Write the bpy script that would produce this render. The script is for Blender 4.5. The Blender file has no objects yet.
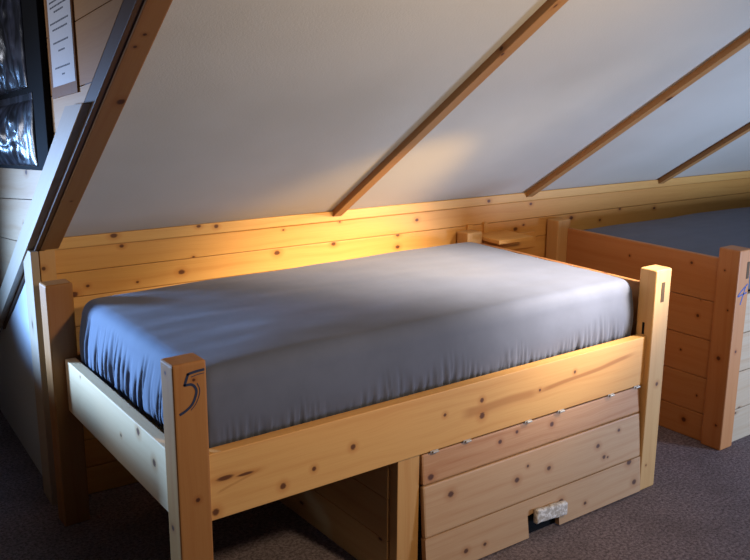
import bpy, bmesh, math, random
from mathutils import Vector, Matrix, noise
random.seed(7)
SC = bpy.context.scene
COL = SC.collection
V = Vector

# ------------------------------------------------------------------ camera
cam = bpy.data.cameras.new('camera')
cam.sensor_width = 36.0
cam.lens = 906.6 / 750 * 36
cam.clip_start = 0.02
camo = bpy.data.objects.new('camera', cam)
COL.objects.link(camo)
yaw, pitch, roll = -0.6333, -0.2408, 0.0057
fw = V((-math.sin(yaw) * math.cos(pitch), math.cos(yaw) * math.cos(pitch), math.sin(pitch)))
rt = V((math.cos(yaw), math.sin(yaw), 0))
up = rt.cross(fw)
r2 = math.cos(roll) * rt + math.sin(roll) * up
u2 = -math.sin(roll) * rt + math.cos(roll) * up
M = Matrix((r2, u2, -fw)).transposed().to_4x4()
M.translation = V((-0.8263, -1.9453, 1.595))
camo.matrix_world = M
SC.camera = camo

# ------------------------------------------------------------------ world, lights, exposure
SC.view_settings.view_transform = 'Standard'
SC.view_settings.look = 'None'
SC.view_settings.gamma = 1
SC.view_settings.use_curve_mapping = False
SC.view_settings.exposure = 0.0
w = bpy.data.worlds.new('world')
SC.world = w
w.use_nodes = True
w.node_tree.nodes['Background'].inputs[0].default_value = (0.75, 0.80, 1.0, 1)
w.node_tree.nodes['Background'].inputs[1].default_value = 0.025


def aim(o, target):
    d = V(target) - o.location
    o.rotation_euler = d.to_track_quat('-Z', 'Y').to_euler()


def area(name, loc, target, size, energy, color, spread=180, sy=None):
    l = bpy.data.lights.new(name, 'AREA')
    l.shape = 'RECTANGLE'
    l.size = size
    l.size_y = sy or size
    l.energy = energy
    l.color = color
    l.spread = math.radians(spread)
    o = bpy.data.objects.new(name, l)
    o.location = loc
    COL.objects.link(o)
    aim(o, target)
    return o


def spot(name, loc, target, energy, color, angle, blend, radius):
    l = bpy.data.lights.new(name, 'SPOT')
    l.energy = energy
    l.color = color
    l.spot_size = math.radians(angle)
    l.spot_blend = blend
    l.shadow_soft_size = radius
    o = bpy.data.objects.new(name, l)
    o.location = loc
    COL.objects.link(o)
    aim(o, target)
    return o


area('dormer_daylight', (-1.2, 2.25, 0.98), (0.0, 0.75, 0.62), 0.36, 23, (0.26, 0.51, 1.0), 58)
area('dormer_side_fill', (-1.4, 1.2, 1.15), (0.0, 0.75, 1.50), 0.4, 3.2, (0.85, 0.88, 1.0), 90)  # added fill, brightens the cheek boards and brace; no window of its own
spot('wall_fill_spot', (1.65, -0.25, 1.18), (1.20, 1.12, 0.93), 70, (1.0, 0.58, 0.15), 44, 1.0, 0.03)  # added warm spot that brightens the knee wall, no lamp hangs here
spot('mattress_fill_spot', (2.35, -0.75, 1.85), (1.50, 0.42, 0.80), 960, (1.0, 0.88, 0.75), 38, 1.0, 0.14)  # added spot for the bright right part of the mattress, no roof window
area('right_daylight', (4.0, -2.4, 0.45), (2.75, 0.0, 1.0), 0.6, 42, (0.55, 0.70, 1.0), 100)
spot('ceiling_lamp', (1.0, -1.5, 1.75), (0.60, 1.1, 1.05), 92, (1.0, 0.74, 0.47), 122, 1.0, 0.08)

# ------------------------------------------------------------------ house frame (the wall is turned a little against the first bed)
HA = math.atan(-0.0613)
HU = V((math.cos(HA), math.sin(HA), 0))
HV = V((-math.sin(HA), math.cos(HA), 0))
HO = V((0, 1.19, 0))
ZZ = V((0, 0, 1))
TH = math.radians(32.44)
CT, ST = math.cos(TH), math.sin(TH)
ZW = 0.981
SLD = -HV * CT + ZZ * ST            # up the roof slope, towards the room
SLN = -HV * ST - ZZ * CT            # out of the ceiling into the room


def H(u, v, z):
    return HO + HU * u + HV * v + ZZ * z


def S(u, d, h):                     # u along wall, d up slope, h below the ceiling
    return HO + HU * u + ZZ * ZW + SLD * d + SLN * h


# ------------------------------------------------------------------ mesh helpers
def new_bm():
    bm = bmesh.new()
    bm.loops.layers.uv.new('UVMap')
    return bm


def uv_faces(bm, faces, o, ax, ay, az, uo):
    l = bm.loops.layers.uv.active
    for f in faces:
        n = f.normal
        dx, dy, dz = abs(n.dot(ax)), abs(n.dot(ay)), abs(n.dot(az))
        for lp in f.loops:
            q = lp.vert.co - o
            x, y, z = q.dot(ax), q.dot(ay), q.dot(az)
            if dy >= dx and dy >= dz:
                lp[l].uv = (x + uo, z)
            elif dz >= dx:
                lp[l].uv = (x + uo, y + 3.3)
            else:
                lp[l].uv = (y * 0.6 + uo + 5.0, z * 1.0 + 7)


def board(bm, o, ax, ay, az, lx, ly, lz, bev=0.003, uo=0.0, seg=2):
    """box; grain runs along ax, ay is its thickness (wide faces look along ay)"""
    o, ax, ay, az = V(o), V(ax), V(ay), V(az)
    vs = []
    for k in range(8):
        vs.append(bm.verts.new(o + ax * lx * (k & 1) + ay * ly * ((k >> 1) & 1) + az * lz * ((k >> 2) & 1)))
    idx = [(0, 2, 3, 1), (4, 5, 7, 6), (0, 1, 5, 4), (2, 6, 7, 3), (0, 4, 6, 2), (1, 3, 7, 5)]
    fs = [bm.faces.new([vs[i] for i in q]) for q in idx]
    bmesh.ops.recalc_face_normals(bm, faces=fs)
    if bev > 0:
        es = set(e for f in fs for e in f.edges)
        r = bmesh.ops.bevel(bm, geom=list(es), offset=bev, segments=seg, profile=0.6, affect='EDGES')
        fs = list(set(r['faces']) | set(f for f in fs if f.is_valid))
        vv = set(x for f in fs for x in f.verts)
        fs = list(set(f for x in vv for f in x.link_faces))
    for f in fs:
        f.normal_update()
    uv_faces(bm, fs, o, ax, ay, az, uo)
    return fs


def prism(bm, pts, ext, ax, ay, az, o, uo=0.0):
    """extrude a closed outline (list of points) by the vector ext"""
    a = [bm.verts.new(V(p)) for p in pts]
    b = [bm.verts.new(V(p) + V(ext)) for p in pts]
    n = len(a)
    fs = [bm.faces.new(a), bm.faces.new(list(reversed(b)))]
    for i in range(n):
        j = (i + 1) % n
        fs.append(bm.faces.new([a[j], a[i], b[i], b[j]]))
    bmesh.ops.recalc_face_normals(bm, faces=fs)
    for f in fs:
        f.normal_update()
    uv_faces(bm, fs, V(o), V(ax), V(ay), V(az), uo)
    return fs


def obj(name, bm, mat, parent=None, smooth=False):
    me = bpy.data.meshes.new(name)
    for f in bm.faces:
        f.smooth = smooth
    bm.to_mesh(me)
    bm.free()
    if mat:
        me.materials.append(mat)
    o = bpy.data.objects.new(name, me)
    COL.objects.link(o)
    if parent:
        o.parent = parent
    return o


def thing(name, label, cat, loc=(0, 0, 0), rotz=0.0, group=None):
    o = bpy.data.objects.new(name, None)
    COL.objects.link(o)
    o.location = loc
    o.rotation_euler = (0, 0, rotz)
    o.empty_display_size = 0.1
    o['label'] = label
    o['category'] = cat
    if group:
        o['group'] = group
    return o


def struct(name, bm, mat, smooth=False):
    o = obj(name, bm, mat, smooth=smooth)
    o['kind'] = 'structure'
    return o


X_, Y_ = V((1, 0, 0)), V((0, 1, 0))


# ------------------------------------------------------------------ materials
class NT:
    def __init__(s, name):
        s.m = bpy.data.materials.new(name)
        s.m.use_nodes = True
        s.t = s.m.node_tree
        s.p = s.t.nodes['Principled BSDF']

    def n(s, kind, **kw):
        x = s.t.nodes.new(kind)
        for k, v in kw.items():
            setattr(x, k, v)
        return x

    def link(s, a, b):
        s.t.links.new(a, b)

    def put(s, sock, v):
        if isinstance(v, (int, float)):
            sock.default_value = v
        elif isinstance(v, (tuple, list)):
            sock.default_value = v
        else:
            s.link(v, sock)

    def math(s, op, a, b=0.0, c=None, clamp=False):
        x = s.n('ShaderNodeMath', operation=op)
        x.use_clamp = clamp
        s.put(x.inputs[0], a)
        s.put(x.inputs[1], b)
        if c is not None:
            s.put(x.inputs[2], c)
        return x.outputs[0]

    def mix(s, f, a, b, mode='MIX'):
        x = s.n('ShaderNodeMix', data_type='RGBA', blend_type=mode)
        s.put(x.inputs[0], f)
        s.put(x.inputs[6], a)
        s.put(x.inputs[7], b)
        return x.outputs[2]

    def ramp(s, f, lo, hi):
        x = s.n('ShaderNodeMapRange', interpolation_type='SMOOTHSTEP')
        s.put(x.inputs[0], f)
        x.inputs[1].default_value = lo
        x.inputs[2].default_value = hi
        return x.outputs[0]

    def noise(s, vec, scale, detail=3, rough=0.5):
        x = s.n('ShaderNodeTexNoise')
        s.link(vec, x.inputs['Vector'])
        x.inputs['Scale'].default_value = scale
        x.inputs['Detail'].default_value = detail
        x.inputs['Roughness'].default_value = rough
        return x.outputs['Fac']

    def bump(s, h, strength, dist=0.002):
        b = s.n('ShaderNodeBump')
        b.inputs['Strength'].default_value = strength
        b.inputs['Distance'].default_value = dist
        s.link(h, b.inputs['Height'])
        s.link(b.outputs[0], s.p.inputs['Normal'])


def c4(c):
    return (c[0], c[1], c[2], 1)


def pine(name, base, dark=None, knots=(), auto=0.25, rough=0.42, grain=0.6, streaks=()):
    """varnished pine; UVs are metres, grain along U. knots: (u, v, radius)"""
    t = NT(name)
    dark = dark or (base[0] * 0.62, base[1] * 0.46, base[2] * 0.34)
    uv = t.n('ShaderNodeUVMap').outputs[0]
    sep = t.n('ShaderNodeSeparateXYZ')
    t.link(uv, sep.inputs[0])
    U, W = sep.outputs[0], sep.outputs[1]

    def vec(a, b):
        x = t.n('ShaderNodeCombineXYZ')
        t.put(x.inputs[0], a)
        t.put(x.inputs[1], b)
        return x.outputs[0]
    wob = t.noise(vec(t.math('MULTIPLY', U, 2.2), t.math('MULTIPLY', W, 6.0)), 1.0, 2)
    W2 = t.math('ADD', W, t.math('MULTIPLY', t.math('SUBTRACT', wob, 0.5), 0.05))
    # broad early / late wood figure
    fig = t.noise(vec(t.math('MULTIPLY', U, 1.1), t.math('MULTIPLY', W2, 34.0)), 1.0, 3, 0.55)
    fine = t.noise(vec(t.math('MULTIPLY', U, 6.0), t.math('MULTIPLY', W2, 260.0)), 1.0, 2, 0.6)
    col = t.mix(t.math('MULTIPLY', t.ramp(fig, 0.42, 0.78), grain), c4(base), c4([b * k for b, k in zip(base, (0.80, 0.62, 0.48))]))
    col = t.mix(t.math('MULTIPLY', t.ramp(fine, 0.4, 0.8), grain * 0.55), col, c4([b * k for b, k in zip(base, (0.82, 0.70, 0.58))]))
    broad = t.noise(vec(t.math('MULTIPLY', U, 0.9), t.math('MULTIPLY', W, 3.0)), 1.0, 2)
    col = t.mix(t.math('MULTIPLY', t.ramp(broad, 0.35, 0.75), 0.35), col, c4([b * k for b, k in zip(base, (1.08, 0.86, 0.7))]))
    # automatic small knots
    if auto > 0:
        vo = t.n('ShaderNodeTexVoronoi', voronoi_dimensions='2D')
        t.link(vec(t.math('MULTIPLY', U, 4.2), t.math('MULTIPLY', W2, 8.5)), vo.inputs['Vector'])
        vo.inputs['Scale'].default_value = 1.0
        vo.inputs['Randomness'].default_value = 1.0
        cs = t.n('ShaderNodeSeparateColor')
        t.link(vo.outputs['Color'], cs.inputs[0])
        on = t.math('LESS_THAN', cs.outputs[0], auto)
        r = t.math('MULTIPLY_ADD', cs.outputs[1], 0.045, 0.03)
        d = t.math('DIVIDE', vo.outputs['Distance'], r)
        core = t.math('MULTIPLY', on, t.math('SUBTRACT', 1.0, t.ramp(d, 0.6, 1.5)))
        halo = t.math('MULTIPLY', on, t.math('SUBTRACT', 1.0, t.ramp(d, 1.0, 4.0)))
    else:
        core = halo = None
    for k in knots:
        u, v, r = k[:3]
        r *= 1.15
        el = k[3] if len(k) > 3 else 1.0
        du = t.math('DIVIDE', t.math('SUBTRACT', U, u), r * el)
        dv = t.math('DIVIDE', t.math('SUBTRACT', W, v), r)
        d = t.math('SQRT', t.math('ADD', t.math('MULTIPLY', du, du), t.math('MULTIPLY', dv, dv)))
        d = t.math('ADD', d, t.math('MULTIPLY', t.math('SUBTRACT', fine, 0.5), 0.7))
        a = t.math('SUBTRACT', 1.0, t.ramp(d, 0.55, 1.15))
        b = t.math('SUBTRACT', 1.0, t.ramp(d, 0.8, 2.9))
        core = a if core is None else t.math('MAXIMUM', core, a)
        halo = b if halo is None else t.math('MAXIMUM', halo, b)
    for (u0, v0, u1, v1, wd, st) in streaks:      # long brown mineral streaks
        L = math.hypot(u1 - u0, v1 - v0)
        cx, sx = (u1 - u0) / L, (v1 - v0) / L
        a = t.math('SUBTRACT', U, u0)
        b = t.math('SUBTRACT', W2, v0)
        al = t.math('ADD', t.math('MULTIPLY', a, cx), t.math('MULTIPLY', b, sx))
        pe = t.math('ABSOLUTE', t.math('SUBTRACT', t.math('MULTIPLY', b, cx), t.math('MULTIPLY', a, sx)))
        f = t.math('SUBTRACT', 1.0, t.ramp(pe, wd * 0.3, wd))
        f = t.math('MULTIPLY', f, t.math('MULTIPLY', t.ramp(al, 0.0, L * 0.15), t.math('SUBTRACT', 1.0, t.ramp(al, L * 0.85, L))))
        col = t.mix(t.math('MULTIPLY', f, st), col, c4(dark))
    if halo is not None:
        col = t.mix(t.math('MULTIPLY', halo, 0.55), col, c4([base[0] * 0.72, base[1] * 0.5, base[2] * 0.34]))
        col = t.mix(t.math('MULTIPLY', core, 0.93), col, c4([base[0] * 0.15, base[1] * 0.08, base[2] * 0.07]))
    t.link(col, t.p.inputs['Base Color'])
    t.p.inputs['Roughness'].default_value = rough + 0.08
    t.p.inputs['Specular IOR Level'].default_value = 0.3
    t.bump(fine, 0.12, 0.001)
    return t.m


def plain(name, col, rough=0.6, metal=0.0, nscale=60, namp=0.15, bump=0.1, spec=None, coat=0.0):
    t = NT(name)
    g = t.n('ShaderNodeTexCoord').outputs['Object']
    n = t.noise(g, nscale, 3)
    c = t.mix(n, c4([x * (1 - namp) for x in col]), c4([min(1, x * (1 + namp)) for x in col]))
    t.link(c, t.p.inputs['Base Color'])
    t.p.inputs['Roughness'].default_value = rough
    t.p.inputs['Metallic'].default_value = metal
    t.p.inputs['Coat Weight'].default_value = coat
    if spec is not None:
        t.p.inputs['Specular IOR Level'].default_value = spec
    t.bump(n, bump, 0.002)
    return t.m


def carpet_mat():
    t = NT('carpet')
    g = t.n('ShaderNodeTexCoord').outputs['Object']
    a = t.noise(g, 90, 4, 0.75)
    b = t.noise(g, 5, 3, 0.6)
    c = t.noise(g, 260, 2, 0.6)
    col = t.mix(t.ramp(a, 0.36, 0.64), (0.115, 0.092, 0.102, 1), (0.33, 0.275, 0.295, 1))
    col = t.mix(t.math('MULTIPLY', t.ramp(c, 0.5, 0.7), 0.45), col, (0.32, 0.27, 0.27, 1))
    col = t.mix(t.math('MULTIPLY', t.ramp(b, 0.4, 0.7), 0.3), col, (0.10, 0.08, 0.08, 1))
    t.link(col, t.p.inputs['Base Color'])
    t.p.inputs['Roughness'].default_value = 0.95
    t.p.inputs['Specular IOR Level'].default_value = 0.1
    t.bump(t.math('ADD', a, c), 0.7, 0.006)
    return t.m


def ceiling_mat():
    t = NT('ceiling_panel_paint')
    g = t.n('ShaderNodeTexCoord').outputs['Object']
    a = t.noise(g, 1.6, 3, 0.5)
    b = t.noise(g, 160, 3, 0.6)
    col = t.mix(t.ramp(a, 0.3, 0.7), (0.51, 0.485, 0.435, 1), (0.57, 0.55, 0.505, 1))
    t.link(col, t.p.inputs['Base Color'])
    t.p.inputs['Roughness'].default_value = 0.62
    t.bump(b, 0.25, 0.002)
    return t.m


def sheet_mat(name, col):
    t = NT(name)
    g = t.n('ShaderNodeTexCoord').outputs['Object']
    a = t.noise(g, 7, 4, 0.6)
    weave = t.noise(g, 900, 1, 0.5)
    c = t.mix(t.ramp(a, 0.3, 0.7), c4([x * 0.93 for x in col]), c4([x * 1.06 for x in col]))
    c = t.mix(0.10, c, c4((1, 1, 1)), 'MIX') if False else c
    t.link(c, t.p.inputs['Base Color'])
    t.p.inputs['Roughness'].default_value = 0.78
    t.p.inputs['Sheen Weight'].default_value = 0.1
    t.p.inputs['Specular IOR Level'].default_value = 0.35
    t.p.inputs['Sheen Roughness'].default_value = 0.5
    t.bump(t.math('ADD', t.math('MULTIPLY', a, 0.6), t.math('MULTIPLY', weave, 0.15)), 0.35, 0.004)
    return t.m


PINE = (0.68, 0.35, 0.092)
PINE_PALE = (0.60, 0.40, 0.20)
PINE_RED = (0.47, 0.205, 0.070)
PINE_RAW = (0.52, 0.33, 0.18)
BROWN = (0.25, 0.118, 0.043)

m_carpet = carpet_mat()
m_ceil = ceiling_mat()
m_drywall = plain('painted_wall', (0.55, 0.56, 0.58), 0.7, nscale=120, namp=0.05)
m_post = pine('pine_post', (0.58, 0.33, 0.12), knots=(), auto=0.10)
m_bedback = pine('pine_bed_back', (0.55, 0.31, 0.115), auto=0.15)
m_dark = pine('pine_brown_beam', BROWN, auto=0.12, rough=0.4)
m_batten = pine('pine_batten', (0.42, 0.215, 0.08), auto=0.10, rough=0.4)
m_trimgrey = pine('pine_grey_trim', (0.42, 0.33, 0.24), auto=0.12, grain=0.25)
m_cheek = pine('pine_cheek_boards', (0.55, 0.38, 0.23), auto=0.14)
m_bed4 = pine('pine_reddish', PINE_RED, auto=0.32)
m_bed4front = pine('pine_front_pale', (0.50, 0.40, 0.28), auto=0.16)
m_steel = plain('hinge_steel', (0.46, 0.43, 0.38), 0.6, 0.5, 200, 0.1)
m_black = plain('black_fabric', (0.008, 0.008, 0.009), 0.85, nscale=300, spec=0.1)
m_ink = plain('blue_black_ink', (0.012, 0.022, 0.06), 0.5, nscale=200)
m_ink_blue = plain('blue_ink', (0.02, 0.06, 0.28), 0.5, nscale=200)
m_hole = plain('dark_slot_wood', (0.10, 0.055, 0.022), 0.8, nscale=300, namp=0.5)
m_sheet = sheet_mat('slate_sheet', (0.092, 0.105, 0.148))
m_paper = plain('notice_paper', (0.62, 0.62, 0.66), 0.5, nscale=40, namp=0.04)
m_print = plain('print_grey', (0.10, 0.10, 0.12), 0.6)

# ------------------------------------------------------------------ structure
bm = new_bm()
board(bm, (-3.2, -4.2, -0.06), X_, ZZ, Y_, 9.4, 0.06, 7.6, 0)
struct('floor', bm, m_carpet)

# knee wall: stacked pine boards
zs = [(0.857, 0.941), (0.766, 0.855)]
z = 0.764
while z > 0.02:
    zs.append((max(z - 0.107, 0.0), z))
    z -= 0.109
wk = [(0.33, 0, 0.931, .006), (0.98, 0, 0.927, .004), (1.24, 0, 0.935, .004), (0.95, 1, 0.837, .009), (1.21, 1, 0.846, .008), (1.53, 1, 0.851, .007),
      (1.53, 1, 0.799, .008), (0.55, 1, 0.808, .009), (0.6, 0, 0.86, .004), (0.15, 1, 0.775, .01), (0.2, 1, 0.8, .005), (0.38, 1, 0.791, .004),
      (1.63, 0, 0.908, .007), (2.29, 0, 0.925, .006), (2.56, 1, 0.834, .009), (2.2, 1, 0.813, .009), (2.25, 1, 0.828, .005), (2.9, 1, 0.85, .006),
      (3.16, 1, 0.833, .007), (2.76, 1, 0.805, .006)]
kn = []
for (u, b, zz, r) in wk:
    kn.append((u - 0.04 + 11 * b, zz - zs[b][0], r, 1.4))
m_wall = pine('pine_wall_boards', PINE, knots=kn, auto=0.0, grain=0.55)
bm = new_bm()
for i, (a, b) in enumerate(zs):
    board(bm, H(0.04, 0.0, a), HU, HV, ZZ, 5.3, 0.022, b - a, 0.0035 if i > 1 else 0.002, uo=11.0 * i)
board(bm, H(0.04, 0.022, 0.0), HU, HV, ZZ, 5.3, 0.06, 0.975, 0, uo=3)
struct('wall_back', bm, m_wall)
bm = new_bm()
m_walltop = pine('pine_wall_cap', (0.66, 0.37, 0.11), knots=[(0.24, 0.03, .008, 1.5), (0.56, 0.034, .006, 1.5), (0.63, 0.027, .007, 1.3), (1.96, 0.018, .007, 1.4)], auto=0.0)
board(bm, H(0.06, -0.014, 0.944), HU, HV, ZZ, 5.28, 0.03, 0.040, 0.003)
struct('trim_1', bm, m_walltop)
bm = new_bm()
board(bm, H(0.042, -0.011, 0.745), ZZ, HV, HU, 0.20, 0.0105, 0.052, 0.002, uo=4)
struct('trim_2', bm, pine('pine_corner_board', (0.60, 0.34, 0.125), knots=[(4.138, 0.01, .007)], auto=0))
bm = new_bm()
board(bm, H(0.098, -0.022, 0.735), HU, HV, ZZ, 0.034, 0.022, 0.031, 0.002, uo=2)
struct('trim_3', bm, m_wall)
# short cleats on the wall between the beds
bm = new_bm()
board(bm, H(1.905, -0.012, 0.80), ZZ, HV, HU, 0.062, 0.012, 0.03, 0.002, uo=2)
board(bm, H(2.0, -0.012, 0.79), ZZ, HV, HU, 0.075, 0.012, 0.022, 0.002, uo=5)
struct('trim_4', bm, m_wall)

# sloping ceiling
bm = new_bm()
board(bm, S(0.05, -0.06, -0.05), SLD, SLN, HU, 3.3, 0.05, 5.3, 0)
struct('ceiling', bm, m_ceil)

# battens on the ceiling
n = 5
for u1 in (1.243, 2.290, 3.205, 4.15):
    bm = new_bm()
    kk = [(0.90, 0.03, 0.012, 1.5)] if n == 6 else []
    mm = pine('pine_batten_b', (0.42, 0.215, 0.08), knots=kk, auto=0.0) if n == 6 else m_batten
    board(bm, S(u1 - 0.044, 0.0, -0.002), SLD, SLN, HU, 3.2, 0.026, 0.042, 0.003, uo=n * 3.0 if n != 6 else 0)
    struct('trim_%d' % n, bm, mm)
    n += 1

# rafter at the edge of the slope, with its grooved side strip
bm = new_bm()
board(bm, S(0.048, -0.012, -0.05), SLD, SLN, HU, 3.0, 0.085, 0.060, 0.004, uo=0)
struct('trim_9', bm, pine('pine_rafter', BROWN, knots=[(1.0, 0.045, 0.011, 1.2), (1.25, 0.02, .005), (1.3, 0.03, .005), (0.4, .03, .004)], auto=0.0))
bm = new_bm()
board(bm, S(0.030, -0.9, -0.05), SLD, SLN, HU, 3.9, 0.080, 0.0172, 0.001, uo=6)
struct('trim_10', bm, pine('pine_shaded_strip', (0.09, 0.045, 0.02), auto=0.0))  # colour darkened to stand for the shade on this strip
# pale board nailed along the dormer cheek
bm = new_bm()
pts = [S(0.006, -1.9, -0.062), S(0.006, -1.9, 0.016), S(0.006, 0.95, 0.016), S(0.006, 0.80, -0.062)]
prism(bm, pts, HU * 0.024, SLD, HU, SLN, S(0.006, 0, 0), 0)
struct('trim_11', bm, m_trimgrey)

# dormer cheek: slightly sloping boards above the roof line
bm = new_bm()
bmU = new_bm()
tilt = math.radians(-6.9)
CA = (HV * math.cos(tilt) + ZZ * math.sin(tilt))      # along the boards, away from camera, falling
CB = (-HV * math.sin(tilt) + ZZ * math.cos(tilt))
c0 = H(0.029, -0.085, 1.133)
hh = [-0.56, -0.36, -0.155, 0.0, 0.20, 0.305, 0.468, 0.68, 0.90, 1.1, 1.3]
for i in range(len(hh) - 1):
    a, b = hh[i] + 0.0015, hh[i + 1] - 0.0015
    # clip the board against the roof line on its lower side
    pl, pr = -2.4, 1.9

    def roof_t(h):     # parameter along CA where the board's edge meets the roof line
        p = c0 + CB * h
        # solve (z-ZW)*CT + v*ST = 0.02
        q = p - HO
        f0 = (q.z - ZW) * CT + q.dot(HV) * ST - 0.02
        k = CA.z * CT + CA.dot(HV) * ST
        return -f0 / k
    t0, t1 = roof_t(a), roof_t(b)
    t0, t1 = max(t0, pl), max(t1, pl)
    pts = [c0 + CA * t0 + CB * a, c0 + CA * pr + CB * a, c0 + CA * pr + CB * b, c0 + CA * t1 + CB * b]
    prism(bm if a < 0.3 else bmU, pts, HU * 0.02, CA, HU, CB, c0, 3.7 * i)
struct('wall_left', bm, m_cheek)
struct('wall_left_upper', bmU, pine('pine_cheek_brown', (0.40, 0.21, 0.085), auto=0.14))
# unseen low partition, added to shade the floor and wall at lower left
bm = new_bm()
board(bm, (-0.40, 0.80, 0.0), Y_, X_, ZZ, 1.75, 0.04, 0.68, 0.003)
struct('wall_shade_blocker', bm, m_cheek)
# painted wall under the brace, behind the knee wall line
bm = new_bm()
pts = [H(0.04, 0.085, 0.0), H(0.04, 0.085, 0.925), H(0.04, 1.30, 0.15), H(0.04, 1.30, 0.0)]
prism(bm, pts, HU * 0.02, HV, HU, ZZ, H(0, 0, 0))
struct('wall_side', bm, m_drywall)
bm = new_bm()
board(bm, H(0.012, -0.012, 0.0), ZZ, HU, HV, 0.945, 0.027, 0.125, 0.003, uo=1)
struct('trim_12', bm, m_trimgrey)


# ------------------------------------------------------------------ numerals drawn with a marker
def stroke(bm, pts, wd, y, th=0.0008):
    """ribbon along pts in the XZ plane at depth y, facing -Y"""
    P = [V((p[0], 0, p[1])) for p in pts]
    # smooth
    Q = []
    for i in range(len(P) - 1):
        p0 = P[max(i - 1, 0)]; p1 = P[i]; p2 = P[i + 1]; p3 = P[min(i + 2, len(P) - 1)]
        for k in range(6):
            s = k / 6
            Q.append(0.5 * ((2 * p1) + (p2 - p0) * s + (2 * p0 - 5 * p1 + 4 * p2 - p3) * s * s + (3 * p1 - p0 - 3 * p2 + p3) * s ** 3))
    Q.append(P[-1])
    rows = []
    for i, q in enumerate(Q):
        d = (Q[min(i + 1, len(Q) - 1)] - Q[max(i - 1, 0)]).normalized()
        nn = V((-d.z, 0, d.x)) * wd * 0.5
        rows.append([bm.verts.new(q + nn + V((0, y - th, 0))), bm.verts.new(q - nn + V((0, y - th, 0))),
                     bm.verts.new(q - nn + V((0, y, 0))), bm.verts.new(q + nn + V((0, y, 0)))])
    for a, b in zip(rows[:-1], rows[1:]):
        for k in range(4):
            bm.faces.new([a[k], a[(k + 1) % 4], b[(k + 1) % 4], b[k]])
    bm.faces.new(rows[0]); bm.faces.new(list(reversed(rows[-1])))
    bmesh.ops.recalc_face_normals(bm, faces=bm.faces)


# ------------------------------------------------------------------ bed with the storage flap
P, Q = 0.0898, 0.0727
L, W = 1.940, 1.066
bed = thing('pine_bed', 'pine bed marked 5, with a tilted storage flap in its front, by the dormer', 'bed')


def post(parent, x, y, h, mat, bev=0.007, name='post', p=P, q=Q, uo=0):
    bm = new_bm()
    board(bm, (x, y, 0), ZZ, Y_, X_, h, q, p, bev, uo=uo, seg=3)
    return obj(name, bm, mat, parent)


m_p5 = pine('pine_post_numbered', (0.37, 0.165, 0.047), knots=[(0.508, 0.052, 0.006), (0.845, 3.343, .005), (0.427, 3.344, .007), (0.828, 0.055, .004)], auto=0.0)
m_pr = pine('pine_post_right', (0.62, 0.37, 0.15), knots=[(0.421, 0.055, 0.008), (0.10, 0.03, .004)], auto=0.0)
p5 = post(bed, 0, 0, 0.874, m_p5)
p5['label'] = 'post with a handwritten 5'
bm = new_bm()
stroke(bm, [(0.084, 0.850), (0.062, 0.849), (0.041, 0.846), (0.0405, 0.845), (0.040, 0.8445), (0.035, 0.832), (0.0305, 0.820), (0.031, 0.8195), (0.032, 0.819), (0.048, 0.818), (0.058, 0.808), (0.060, 0.793), (0.050, 0.769), (0.034, 0.755), (0.014, 0.746)], 0.0065, 0.0)
stroke(bm, [(0.083, 0.841), (0.064, 0.840), (0.048, 0.837)], 0.0018, 0.0)
stroke(bm, [(0.063, 0.818), (0.069, 0.804), (0.068, 0.788), (0.058, 0.766), (0.044, 0.752)], 0.0018, 0.0)
obj('numeral', bm, m_ink, p5)
pr_ = post(bed, L - P, 0, 0.860, m_pr)
bm = new_bm()
board(bm, (L - 0.055, -0.0012, 0.738), ZZ, Y_, X_, 0.074, 0.004, 0.019, 0.001)
obj('slot_mark', bm, m_hole, pr_)
bm = new_bm()
board(bm, (L - P - 0.0012, 0.034, 0.615), ZZ, X_, Y_, 0.045, 0.004, 0.010, 0.001)
obj('bolt_head', bm, m_black, pr_)
post(bed, 0, W - Q, 0.866, m_p5, uo=2.0)
post(bed, L - P - 0.012, W - Q, 0.840, m_bedback)

RZ0, RZ1, RY = 0.4245, 0.6105, 0.022
kr = [(0.544, 0.516, .0085), (0.412, 0.485, .007), (0.312, 0.462, .009), (0.11, 0.447, .010), (0.887, 0.532, .006), (1.04, 0.545, .008), (1.043, 0.493, .011),
      (1.302, 0.522, .005), (1.471, 0.551, .006), (0.14, 0.535, .006, 4), (0.20, 0.53, .004, 6)]
m_rail = pine('pine_side_rail', (0.66, 0.37, 0.125), knots=[(a[0] - P, a[1] - RZ0, a[2], a[3] if len(a) > 3 else 1.0) for a in kr], auto=0.0,
              streaks=[(0.85, 0.085, 1.22, 0.092, 0.020, 0.7), (1.18, 0.090, 1.72, 0.135, 0.011, 0.95), (0.02, 0.07, 0.16, 0.11, 0.005, 0.5)])
bm = new_bm()
board(bm, (P, RY, RZ0), X_, Y_, ZZ, L - 2 * P, 0.038, RZ1 - RZ0, 0.003)
obj('side_rail', bm, m_rail, bed)
bm = new_bm()
board(bm, (P, W - 0.06, RZ0), X_, Y_, ZZ, L - 2 * P - 0.012, 0.038, RZ1 - RZ0, 0.003, uo=6)
obj('side_rail', bm, m_bedback, bed)
ke = [(0.323, 0.586, .011), (0.212, 0.536, .011), (0.469, 0.523, .005), (0.83, 0.594, .004)]
m_end = pine('pine_end_board', (0.84, 0.60, 0.34), knots=[(a[0] - Q, a[1] - 0.4255, a[2]) for a in ke], auto=0.0, grain=0.25)
bm = new_bm()
EA = V((0.020, 0.92, 0)).normalized()
board(bm, (0.0234, Q, 0.4255), EA, V((EA.y, -EA.x, 0)), ZZ, W - 2 * Q - 0.001, 0.036, 0.183, 0.003)
obj('end_board', bm, m_end, bed)['label'] = 'pale end board'
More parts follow.
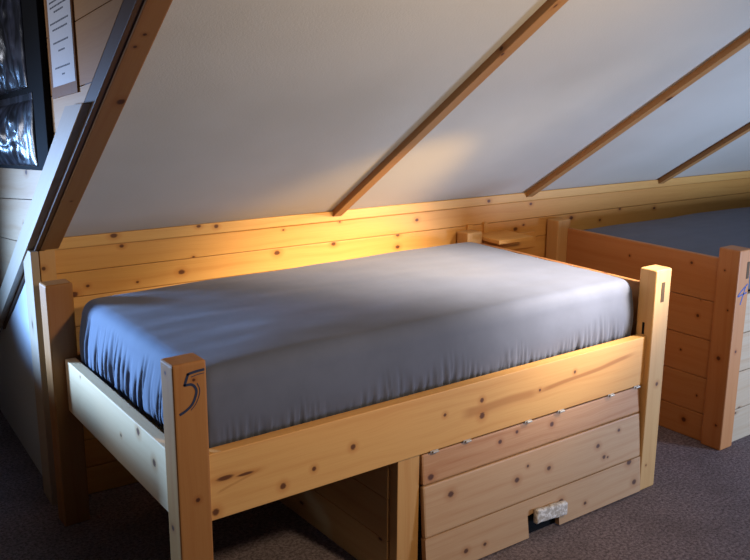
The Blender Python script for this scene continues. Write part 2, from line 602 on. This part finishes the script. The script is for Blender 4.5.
# closed end panel at the other end
bm = new_bm()
z = 0.0
i = 0
while z < 0.77:
    board(bm, (L - 0.034, Q, z + 0.001), Y_, X_, ZZ, W - 2 * Q, 0.022, 0.156, 0.004, uo=4.0 * i)
    z += 0.158
    i += 1
obj('end_panel', bm, m_bed4, bed)
# slats under the mattress
for k in range(9):
    bm = new_bm()
    board(bm, (0.10 + k * 0.20, 0.0605, 0.548), Y_, ZZ, X_, W - 0.122, 0.02, 0.09, 0.002, uo=k * 2.0)
    obj('slat', bm, m_bedback, bed)

# storage: stile, side panel, flap on hinges
bm = new_bm()
board(bm, (0.713, 0.030, 0.0), ZZ, Y_, X_, RZ0 - 0.001, 0.038, 0.083, 0.002, uo=8)
obj('stile', bm, m_post, bed)
bm = new_bm()
for i in range(3):
    board(bm, (0.705, 0.069, 0.0 + i * 0.141), Y_, X_, ZZ, 0.92, 0.02, 0.1395, 0.002, uo=i * 5.0)
obj('storage_side', bm, m_bedback, bed)

TL = math.atan2(0.037, 0.405)
FD = V((0, -math.sin(TL), -math.cos(TL)))      # down the flap
FN = V((0, math.cos(TL), -math.sin(TL)))       # into the bed
F0 = V((0.803, 0.0285, 0.4215))
FW = 1.845 - 0.803
flap = bpy.data.objects.new('storage_flap', None)
COL.objects.link(flap)
flap.parent = bed
fk = [(1.202, 0.229, .009), (0.913, 0.263, .010), (1.355, 0.23, .008), (1.254, 0.264, .005), (1.608, 0.245, .008), (1.64, 0.196, .007), (1.723, 0.277, .006),
      (0.968, 0.054, .008), (1.05, 0.051, .006), (1.536, 0.05, .006), (1.412, 0.094, .009), (1.78, 0.14, .011), (1.809, 0.054, .010), (0.835, 0.34, .010),
      (1.373, 0.383, .008), (1.207, 0.395, .006), (1.13, 0.38, .007), (1.66, 0.19, .004)]
mf = []
for c, (z0, z1) in zip(((0.50, 0.275, 0.135), PINE_RAW, PINE_RAW), ((0.318, 0.4215), (0.146, 0.317), (0.008, 0.145))):
    mf.append(pine('pine_flap_%d' % len(mf), c, knots=[(a - 0.803, b - z0, r, 1.2) for a, b, r in fk if z0 < b <= z1], auto=0.0, grain=1.3 if not mf else 0.8))
up_ = -FD
for k, (z0, z1) in enumerate(((0.318, 0.4205), (0.146, 0.317))):
    bm = new_bm()
    o = F0 + FD * ((0.4215 - z0) / math.cos(TL))
    board(bm, o, X_, FN, up_, FW, 0.02, (z1 - z0) / math.cos(TL) - 0.002, 0.007)
    obj('flap_board', bm, mf[k], flap)
# lowest board has the hand hole cut from its lower edge
def fp(x, z):
    return V((x, F0.y, F0.z)) + FD * ((0.4215 - z) / math.cos(TL))
bm = new_bm()
out = [fp(0.803, 0.008), fp(1.252, 0.008), fp(1.248, 0.088), fp(1.30, 0.094), fp(1.40, 0.090), fp(1.402, 0.008), fp(1.845, 0.008), fp(1.845, 0.141), fp(1.843, 0.145), fp(0.805, 0.145), fp(0.803, 0.141)]
prism(bm, out, FN * 0.02, X_, FN, up_, fp(0.803, 0.008))
obj('flap_board', bm, mf[2], flap)
bm = new_bm()
board(bm, fp(1.235, 0.010) + FN * 0.0215, X_, FN, up_, 0.185, 0.004, 0.10, 0.001)
obj('hole_dark_panel', bm, m_black, flap)  # black board added behind the hand hole so its inside looks dark
# pale rope-worn wooden grip over the hole
bm = new_bm()
g0, g1 = fp(1.272, 0.083), fp(1.425, 0.072)
ga = (g1 - g0).normalized()
gb = FN.cross(ga).normalized()
if gb.z < 0:
    gb = -gb
board(bm, g0 - FN * 0.022 - gb * 0.024, ga, FN, gb, 0.152, 0.0215, 0.048, 0.007, seg=3)
bmesh.ops.subdivide_edges(bm, edges=[e for e in bm.edges if e.calc_length() > 0.03], cuts=9, use_grid_fill=True)
for v in bm.verts:
    nz = noise.noise(v.co * 60) * 0.0035 + noise.noise(v.co * 160) * 0.0015
    v.co += gb * nz + FN * abs(nz) * -0.6 + ga * nz * 0.5
m_grip = NT('worn_white_wood')
gt = m_grip.n('ShaderNodeTexCoord').outputs['Object']
na = m_grip.noise(gt, 70, 4, 0.7)
m_grip.link(m_grip.mix(m_grip.ramp(na, 0.42, 0.62), (0.42, 0.37, 0.31, 1), (0.76, 0.73, 0.68, 1)), m_grip.p.inputs['Base Color'])
m_grip.p.inputs['Roughness'].default_value = 0.8
m_grip.bump(na, 0.6, 0.004)
obj('handle', bm, m_grip.m, flap, smooth=True)['label'] = 'worn whitish handle block'
# hinge plates
for k, x in enumerate((0.845, 0.979, 1.250, 1.408, 1.668, 1.812)):
    bm = new_bm()
    board(bm, (x - 0.015, RY - 0.0035, 0.4215), X_, Y_, ZZ, 0.030, 0.003, 0.0065, 0.0008)
    # knuckle
    r = bmesh.ops.create_cone(bm, cap_ends=True, segments=12, radius1=0.0042, radius2=0.0042, depth=0.022,
                              matrix=Matrix.Translation((x + 0.004, RY - 0.004, 0.4225)) @ Matrix.Rotation(math.pi / 2, 4, 'Y'))
    obj('hinge', bm, m_steel, flap)

# ------------------------------------------------------------------ the second bed, beyond
BX = V((2.425, 0.035, 0))
bed4 = thing('pine_bed', 'pine bed marked 4 with a closed board end, in the far corner', 'bed', BX, 0)
P4, Q4, W4, L4 = 0.086, 0.095, 0.995, 1.94
H4 = 0.857
m_p4 = pine('pine_post_far', (0.50, 0.215, 0.075), knots=[(0.767, 3.36, .004), (0.606, 3.33, .004), (0.396, 3.35, .009), (0.106, 3.33, .006), (0.43, 0.04, .006)], auto=0.0)
q4 = post(bed4, 0, 0, H4, m_p4, p=P4, q=Q4)
q4['label'] = 'post with a handwritten 4'
bm = new_bm()
stroke(bm, [(0.076, 0.712), (0.040, 0.690), (0.014, 0.668), (0.045, 0.672), (0.074, 0.676)], 0.0065, 0.0)
stroke(bm, [(0.062, 0.702), (0.050, 0.668), (0.036, 0.630)], 0.0065, 0.0)
obj('numeral', bm, m_ink_blue, q4)
bm = new_bm()
board(bm, (0.058, -0.0012, 0.735), ZZ, Y_, X_, 0.07, 0.004, 0.018, 0.001)
obj('slot_mark', bm, m_hole, q4)
post(bed4, L4 - P4, 0, H4, m_p4, p=P4, q=Q4, uo=3)
post(bed4, -0.045, W4 - 0.075, 0.848, m_post, p=P4, q=0.075, uo=5)
post(bed4, L4 - P4, W4 - 0.075 - 0.120, 0.835, m_bed4, p=P4, q=0.075, uo=7)
k4 = [(0.548, 0.737, .005), (0.229, 0.764, .006), (0.177, 0.545, .007), (0.146, 0.197, .005), (0.198, 0.07, .011), (0.170, 0.617, .004), (0.244, 0.377, .005)]
zb = [0.0, 0.124, 0.284, 0.452, 0.620, 0.808]
for x0, nm in ((0.020, 'end_panel'), (L4 - 0.05, 'end_panel')):
    bm = new_bm()
    for i in range(5):
        board(bm, (x0, Q4, zb[i] + 0.001), Y_, X_, ZZ, W4 - Q4 - 0.075 - (0.12 if x0 > 1 else 0), 0.024, zb[i + 1] - zb[i] - 0.002, 0.004, uo=10.0 * i)
    kk = []
    for (yy, zz, r) in k4:
        for i in range(5):
            if zb[i] <= zz < zb[i + 1]:
                kk.append((yy - Q4 + 10 * i, zz - zb[i], r))
    obj(nm, bm, pine('pine_panel_far' + str(int(x0)), PINE_RED, knots=kk, auto=0.0), bed4)
bm = new_bm()
zf = [0.0, 0.150, 0.320, 0.490, 0.660]
for i in range(4):
    board(bm, (P4, 0.022, zf[i] + 0.001), X_, Y_, ZZ, L4 - 2 * P4, 0.024, zf[i + 1] - zf[i] - 0.002, 0.004, uo=4.0 * i)
obj('front_panel', bm, m_bed4front, bed4)
bm = new_bm()
board(bm, (P4, 0.050, 0.52), X_, ZZ, Y_, L4 - 2 * P4, 0.02, W4 - 0.26, 0.002)
obj('base_board', bm, m_bedback, bed4)


# ------------------------------------------------------------------ mattresses in fitted sheets
def mattress(x0, x1, y0, y1, z0, z1, crown, seed, end_fold=1.0):
    bm = bmesh.new()
    rc = 0.055
    er = 0.055
    lx, ly = x1 - x0, y1 - y0
    # perimeter samples
    per = []

    def perim(inset):
        r = max(rc - inset * 0.6, 0.012)
        a0, a1, b0, b1 = x0 + inset, x1 - inset, y0 + inset, y1 - inset
        pts = []
        nx, ny, nc = 300, 200, 12
        for i in range(nx):
            pts.append((a0 + r + (a1 - a0 - 2 * r) * i / nx, b0, 0, -1))
        for i in range(nc):
            t = -math.pi / 2 + math.pi / 2 * i / nc
            pts.append((a1 - r + r * math.cos(t), b0 + r + r * math.sin(t), math.cos(t), math.sin(t)))
        for i in range(ny):
            pts.append((a1, b0 + r + (b1 - b0 - 2 * r) * i / ny, 1, 0))
        for i in range(nc):
            t = math.pi / 2 * i / nc
            pts.append((a1 - r + r * math.cos(t), b1 - r + r * math.sin(t), math.cos(t), math.sin(t)))
        for i in range(nx):
            pts.append((a1 - r - (a1 - a0 - 2 * r) * i / nx, b1, 0, 1))
        for i in range(nc):
            t = math.pi / 2 + math.pi / 2 * i / nc
            pts.append((a0 + r + r * math.cos(t), b1 - r + r * math.sin(t), math.cos(t), math.sin(t)))
        for i in range(ny):
            pts.append((a0, b1 - r - (b1 - b0 - 2 * r) * i / ny, -1, 0))
        for i in range(nc):
            t = math.pi + math.pi / 2 * i / nc
            pts.append((a0 + r + r * math.cos(t), b0 + r + r * math.sin(t), math.cos(t), math.sin(t)))
        return pts
    rings = []
    prof = []
    ns = 26
    for i in range(ns):
        t = i / (ns - 1)
        prof.append((0.0, z0 + (z1 - er - z0) * t, t))
    for i in range(1, 9):
        t = math.pi / 2 * i / 8
        prof.append((er * (1 - math.cos(t)), z1 - er + er * math.sin(t), 1.0 + i / 8))
    full = min(lx, ly) / 2
    for i in range(1, 22):
        t = i / 21
        prof.append((er + (full - er - 0.02) * t, z1, 2.0 + t))
    for (ins, z, t) in prof:
        ring = []
        pp = perim(min(ins, full - 0.015))
        s = 0.0
        for k, (x, y, nx_, ny_) in enumerate(pp):
            co = V((x, y, z))
            # crown
            cx = 1 - ((x - (x0 + x1) / 2) / (lx / 2)) ** 4
            cy = 1 - ((y - (y0 + y1) / 2) / (ly / 2)) ** 4
            if t > 1:
                co.z += crown * max(0, cx) * max(0, cy) + 0.004 * noise.noise(V((x * 2.3, y * 2.3, seed)))
            # gathered folds along the lower edge
            sc = (x + y * 1.37) if abs(ny_) > 0.5 else (y + x * 1.37)
            amp_mod = 0.45 + 0.8 * abs(noise.noise(V((sc * 2.6, seed, nx_ * 3))))
            f1 = noise.noise(V((sc * (36 if abs(nx_) > 0.5 else 52) + z * 5, z * 2.5 + seed, nx_ * 5 + ny_ * 9)))
            f2 = noise.noise(V((sc * 78, z * 6.0, seed * 2 + nx_)))
            reach = 0.25 + 0.5 * noise.noise(V((sc * 7.0, 3.1, seed)))
            if nx_ < -0.5:
                reach += 0.6
            if nx_ > 0.5:
                amp_mod *= 0.2
            tt = min(t, 1.3)
            k_ = max(0.0, 1 - tt / max(reach + 0.35, 0.2)) ** 1.5
            fold = (0.5 - 1.9 * max(0.0, 0.28 - abs(f1)) / 0.28 * 0.75) * (0.034 if nx_ < -0.5 else 0.024) * k_ * amp_mod + f2 * 0.007 * k_
            if nx_ < -0.5:
                fold *= 1.0 * end_fold
            bulge = 0.010 * math.sin(math.pi * min(max(tt, 0), 1))
            tuck = -0.012 * max(0, 1 - tt * 5)
            if t <= 1.3:
                co.x += nx_ * (bulge - 0.012 + fold * 0.8 + tuck)
                co.y += ny_ * (bulge - 0.012 + fold * 0.8 + tuck)
            else:
                fade = max(0, 1 - (t - 1.3) / 0.7)
                co.x += nx_ * (-0.012) * fade
                co.y += ny_ * (-0.012) * fade
            # slight broad ripples on the side and long soft ones over the top
            co.z += 0.0022 * noise.noise(V((x * 5 + y * 3, y * 14, seed + 4)))
            ring.append(bm.verts.new(co))
        rings.append(ring)
    n = len(rings[0])
    for a, b in zip(rings[:-1], rings[1:]):
        for k in range(n):
            bm.faces.new([a[k], a[(k + 1) % n], b[(k + 1) % n], b[k]])
    bm.faces.new(rings[-1])
    bm.faces.new(list(reversed(rings[0])))
    return bm


mt = obj('mattress', mattress(0.088, 1.866, 0.068, 1.006, 0.569, 0.810, 0.014, 1.7), m_sheet, smooth=True)
mt['label'] = 'thick mattress in a slate grey fitted sheet on the bed marked 5'
mt['category'] = 'mattress'
bm = mattress(0.052, L4 - 0.06, 0.055, W4 - 0.02, 0.541, 0.785, 0.02, 5.2)
for v in bm.verts:
    v.co.y = 0.055 + (v.co.y - 0.055) * (1 - 0.125 * v.co.x / L4)
mt2 = obj('mattress', bm, m_sheet, smooth=True)
mt2.location = BX
mt2['label'] = 'dark shaded mattress with a grey sheet on the bed marked 4'
mt2['category'] = 'mattress'

# ------------------------------------------------------------------ small ledge between the beds
sh = thing('wall_shelf', 'small wooden shelf ledge on the back wall between the two beds', 'shelf', H(1.940, 0, 0), HA)
bm = new_bm()
board(bm, (0.0, -0.190, 0.798), X_, ZZ, Y_, 0.200, 0.018, 0.188, 0.003, uo=2)
obj('shelf_board', bm, m_wall, sh)
bm = new_bm()
board(bm, (0.0, -0.035, 0.723), X_, Y_, ZZ, 0.36, 0.022, 0.074, 0.003, uo=5)
obj('apron', bm, m_wall, sh)

# ------------------------------------------------------------------ notice on the cheek wall
nt = thing('notice', 'white printed notice on a brown board beside the rafter', 'notice', H(0.0, 0, 0), HA)
bm = new_bm()


def ck(t, h, out):      # on the cheek: t along HV, h height, out from the boards towards the dormer
    return V((0.029 - out, t, h))


tl = -0.105


def cz(v, base):
    return base + tl * (v + 0.447)


bpts = [ck(-0.440, cz(-0.440, 1.474), 0.001), ck(-0.712, cz(-0.712, 1.474), 0.001), ck(-0.712, 1.93, 0.001), ck(-0.440, 1.90, 0.001)]
prism(bm, bpts, V((-0.005, 0, 0)), ZZ, X_, Y_, V((0, 0, 0)), 2)
obj('backing_board', bm, m_dark, nt)
bm = new_bm()
ppts = [ck(-0.468, cz(-0.468, 1.504), 0.0065), ck(-0.706, cz(-0.706, 1.504), 0.0065), ck(-0.706, 1.845, 0.0065), ck(-0.468, 1.815, 0.0065)]
prism(bm, ppts, V((-0.001, 0, 0)), Y_, X_, ZZ, V((0, 0, 0)), 0)
npap = len(bm.faces)
rows = [(0.028, 0.02), (0.048, 0.10), (0.092, 0.045), (0.115, 0.10), (0.150, 0.10), (0.168, 0.12), (0.196, 0.06), (0.210, 0.12), (0.224, 0.12), (0.252, 0.09), (0.270, 0.10), (0.302, 0.15)]
for hgt, wd in rows:
    vc = -0.588
    x = vc - wd * 0.75
    while x < vc + wd * 0.75:
        ww = random.uniform(0.008, 0.022)
        q = [ck(x, cz(x, 1.502 + hgt), 0.0076), ck(x + ww, cz(x + ww, 1.502 + hgt), 0.0076), ck(x + ww, cz(x + ww, 1.502 + hgt) + 0.0045, 0.0076), ck(x, cz(x, 1.502 + hgt) + 0.0045, 0.0076)]
        prism(bm, q, V((-0.0004, 0, 0)), Y_, X_, ZZ, V((0, 0, 0)))
        x += ww + 0.004
bm.faces.ensure_lookup_table()
for k, f in enumerate(bm.faces):
    f.material_index = 0 if k < npap else 1
paper = obj('paper', bm, m_paper, nt)
paper.data.materials.append(m_print)

# ------------------------------------------------------------------ dark hanging organiser in clear plastic
og = thing('hanging_organiser', 'black hanging organiser with glossy crumpled plastic pockets on the board wall', 'organiser', H(0, 0, 0), HA)
bm = new_bm()
TO = V((0, 1, -0.09)).normalized()
board(bm, (0.008, -0.40, 1.262), ZZ, X_, TO, 0.70, 0.018, 0.95, 0.004)
obj('backing', bm, m_black, og)


def crumple(v0, v1, z0, z1, bulge, seed, nxx=90, nz=90):
    bm = bmesh.new()
    g = []
    for i in range(nxx + 1):
        row = []
        for j in range(nz + 1):
            a, b = i / nxx, j / nz
            v = v0 + (v1 - v0) * a
            z = z0 + (z1 - z0) * b
            e = (math.sin(math.pi * a) * math.sin(math.pi * min(b * 1.1 + 0.02, 1))) ** 0.5 if 0 < a < 1 and 0 < b < 1 else 0
            f = noise.noise(V((v * 16, z * 3.2, seed))) * 0.5 + noise.noise(V((v * 40 + z * 6, z * 9, seed + 3))) * 0.28 + abs(noise.noise(V((v * 22, z * 17, seed + 9)))) * 0.3
            z += -0.09 * (v + 0.4)
            row.append(bm.verts.new(V((0.008 - (bulge * e * (0.6 + f) + 0.002), v + 0.006 * noise.noise(V((z * 11, v * 5, seed))), z))))
        g.append(row)
    for i in range(nxx):
        for j in range(nz):
            bm.faces.new([g[i][j], g[i + 1][j], g[i + 1][j + 1], g[i][j + 1]])
    ret = bmesh.ops.extrude_face_region(bm, geom=bm.faces[:])
    for e in ret['geom']:
        if isinstance(e, bmesh.types.BMVert):
            e.co.x += 0.0015
    bmesh.ops.recalc_face_normals(bm, faces=bm.faces)
    return bm


t = NT('crumpled_plastic')
g = t.n('ShaderNodeTexCoord').outputs['Object']
mp = t.n('ShaderNodeMapping')
mp.inputs['Scale'].default_value = (1, 1.6, 0.35)
t.link(g, mp.inputs[0])
na = t.noise(mp.outputs[0], 20, 4, 0.65)
nb = t.noise(g, 8, 2, 0.5)
cc = t.mix(t.ramp(na, 0.42, 0.68), (0.010, 0.010, 0.013, 1), (0.055, 0.058, 0.085, 1))
cc = t.mix(t.math('MULTIPLY', t.ramp(nb, 0.55, 0.75), 0.6), cc, (0.10, 0.11, 0.15, 1))
t.link(cc, t.p.inputs['Base Color'])
t.p.inputs['Roughness'].default_value = 0.3
t.p.inputs['Coat Weight'].default_value = 0.25
t.p.inputs['Coat Roughness'].default_value = 0.12
t.p.inputs['Specular IOR Level'].default_value = 0.45
t.bump(na, 0.45, 0.008)
obj('pocket', crumple(-0.26, 0.53, 1.275, 1.500, 0.055, 2.2), t.m, og, smooth=True)
obj('pocket', crumple(-0.21, 0.53, 1.515, 1.94, 0.05, 6.4), t.m, og, smooth=True)
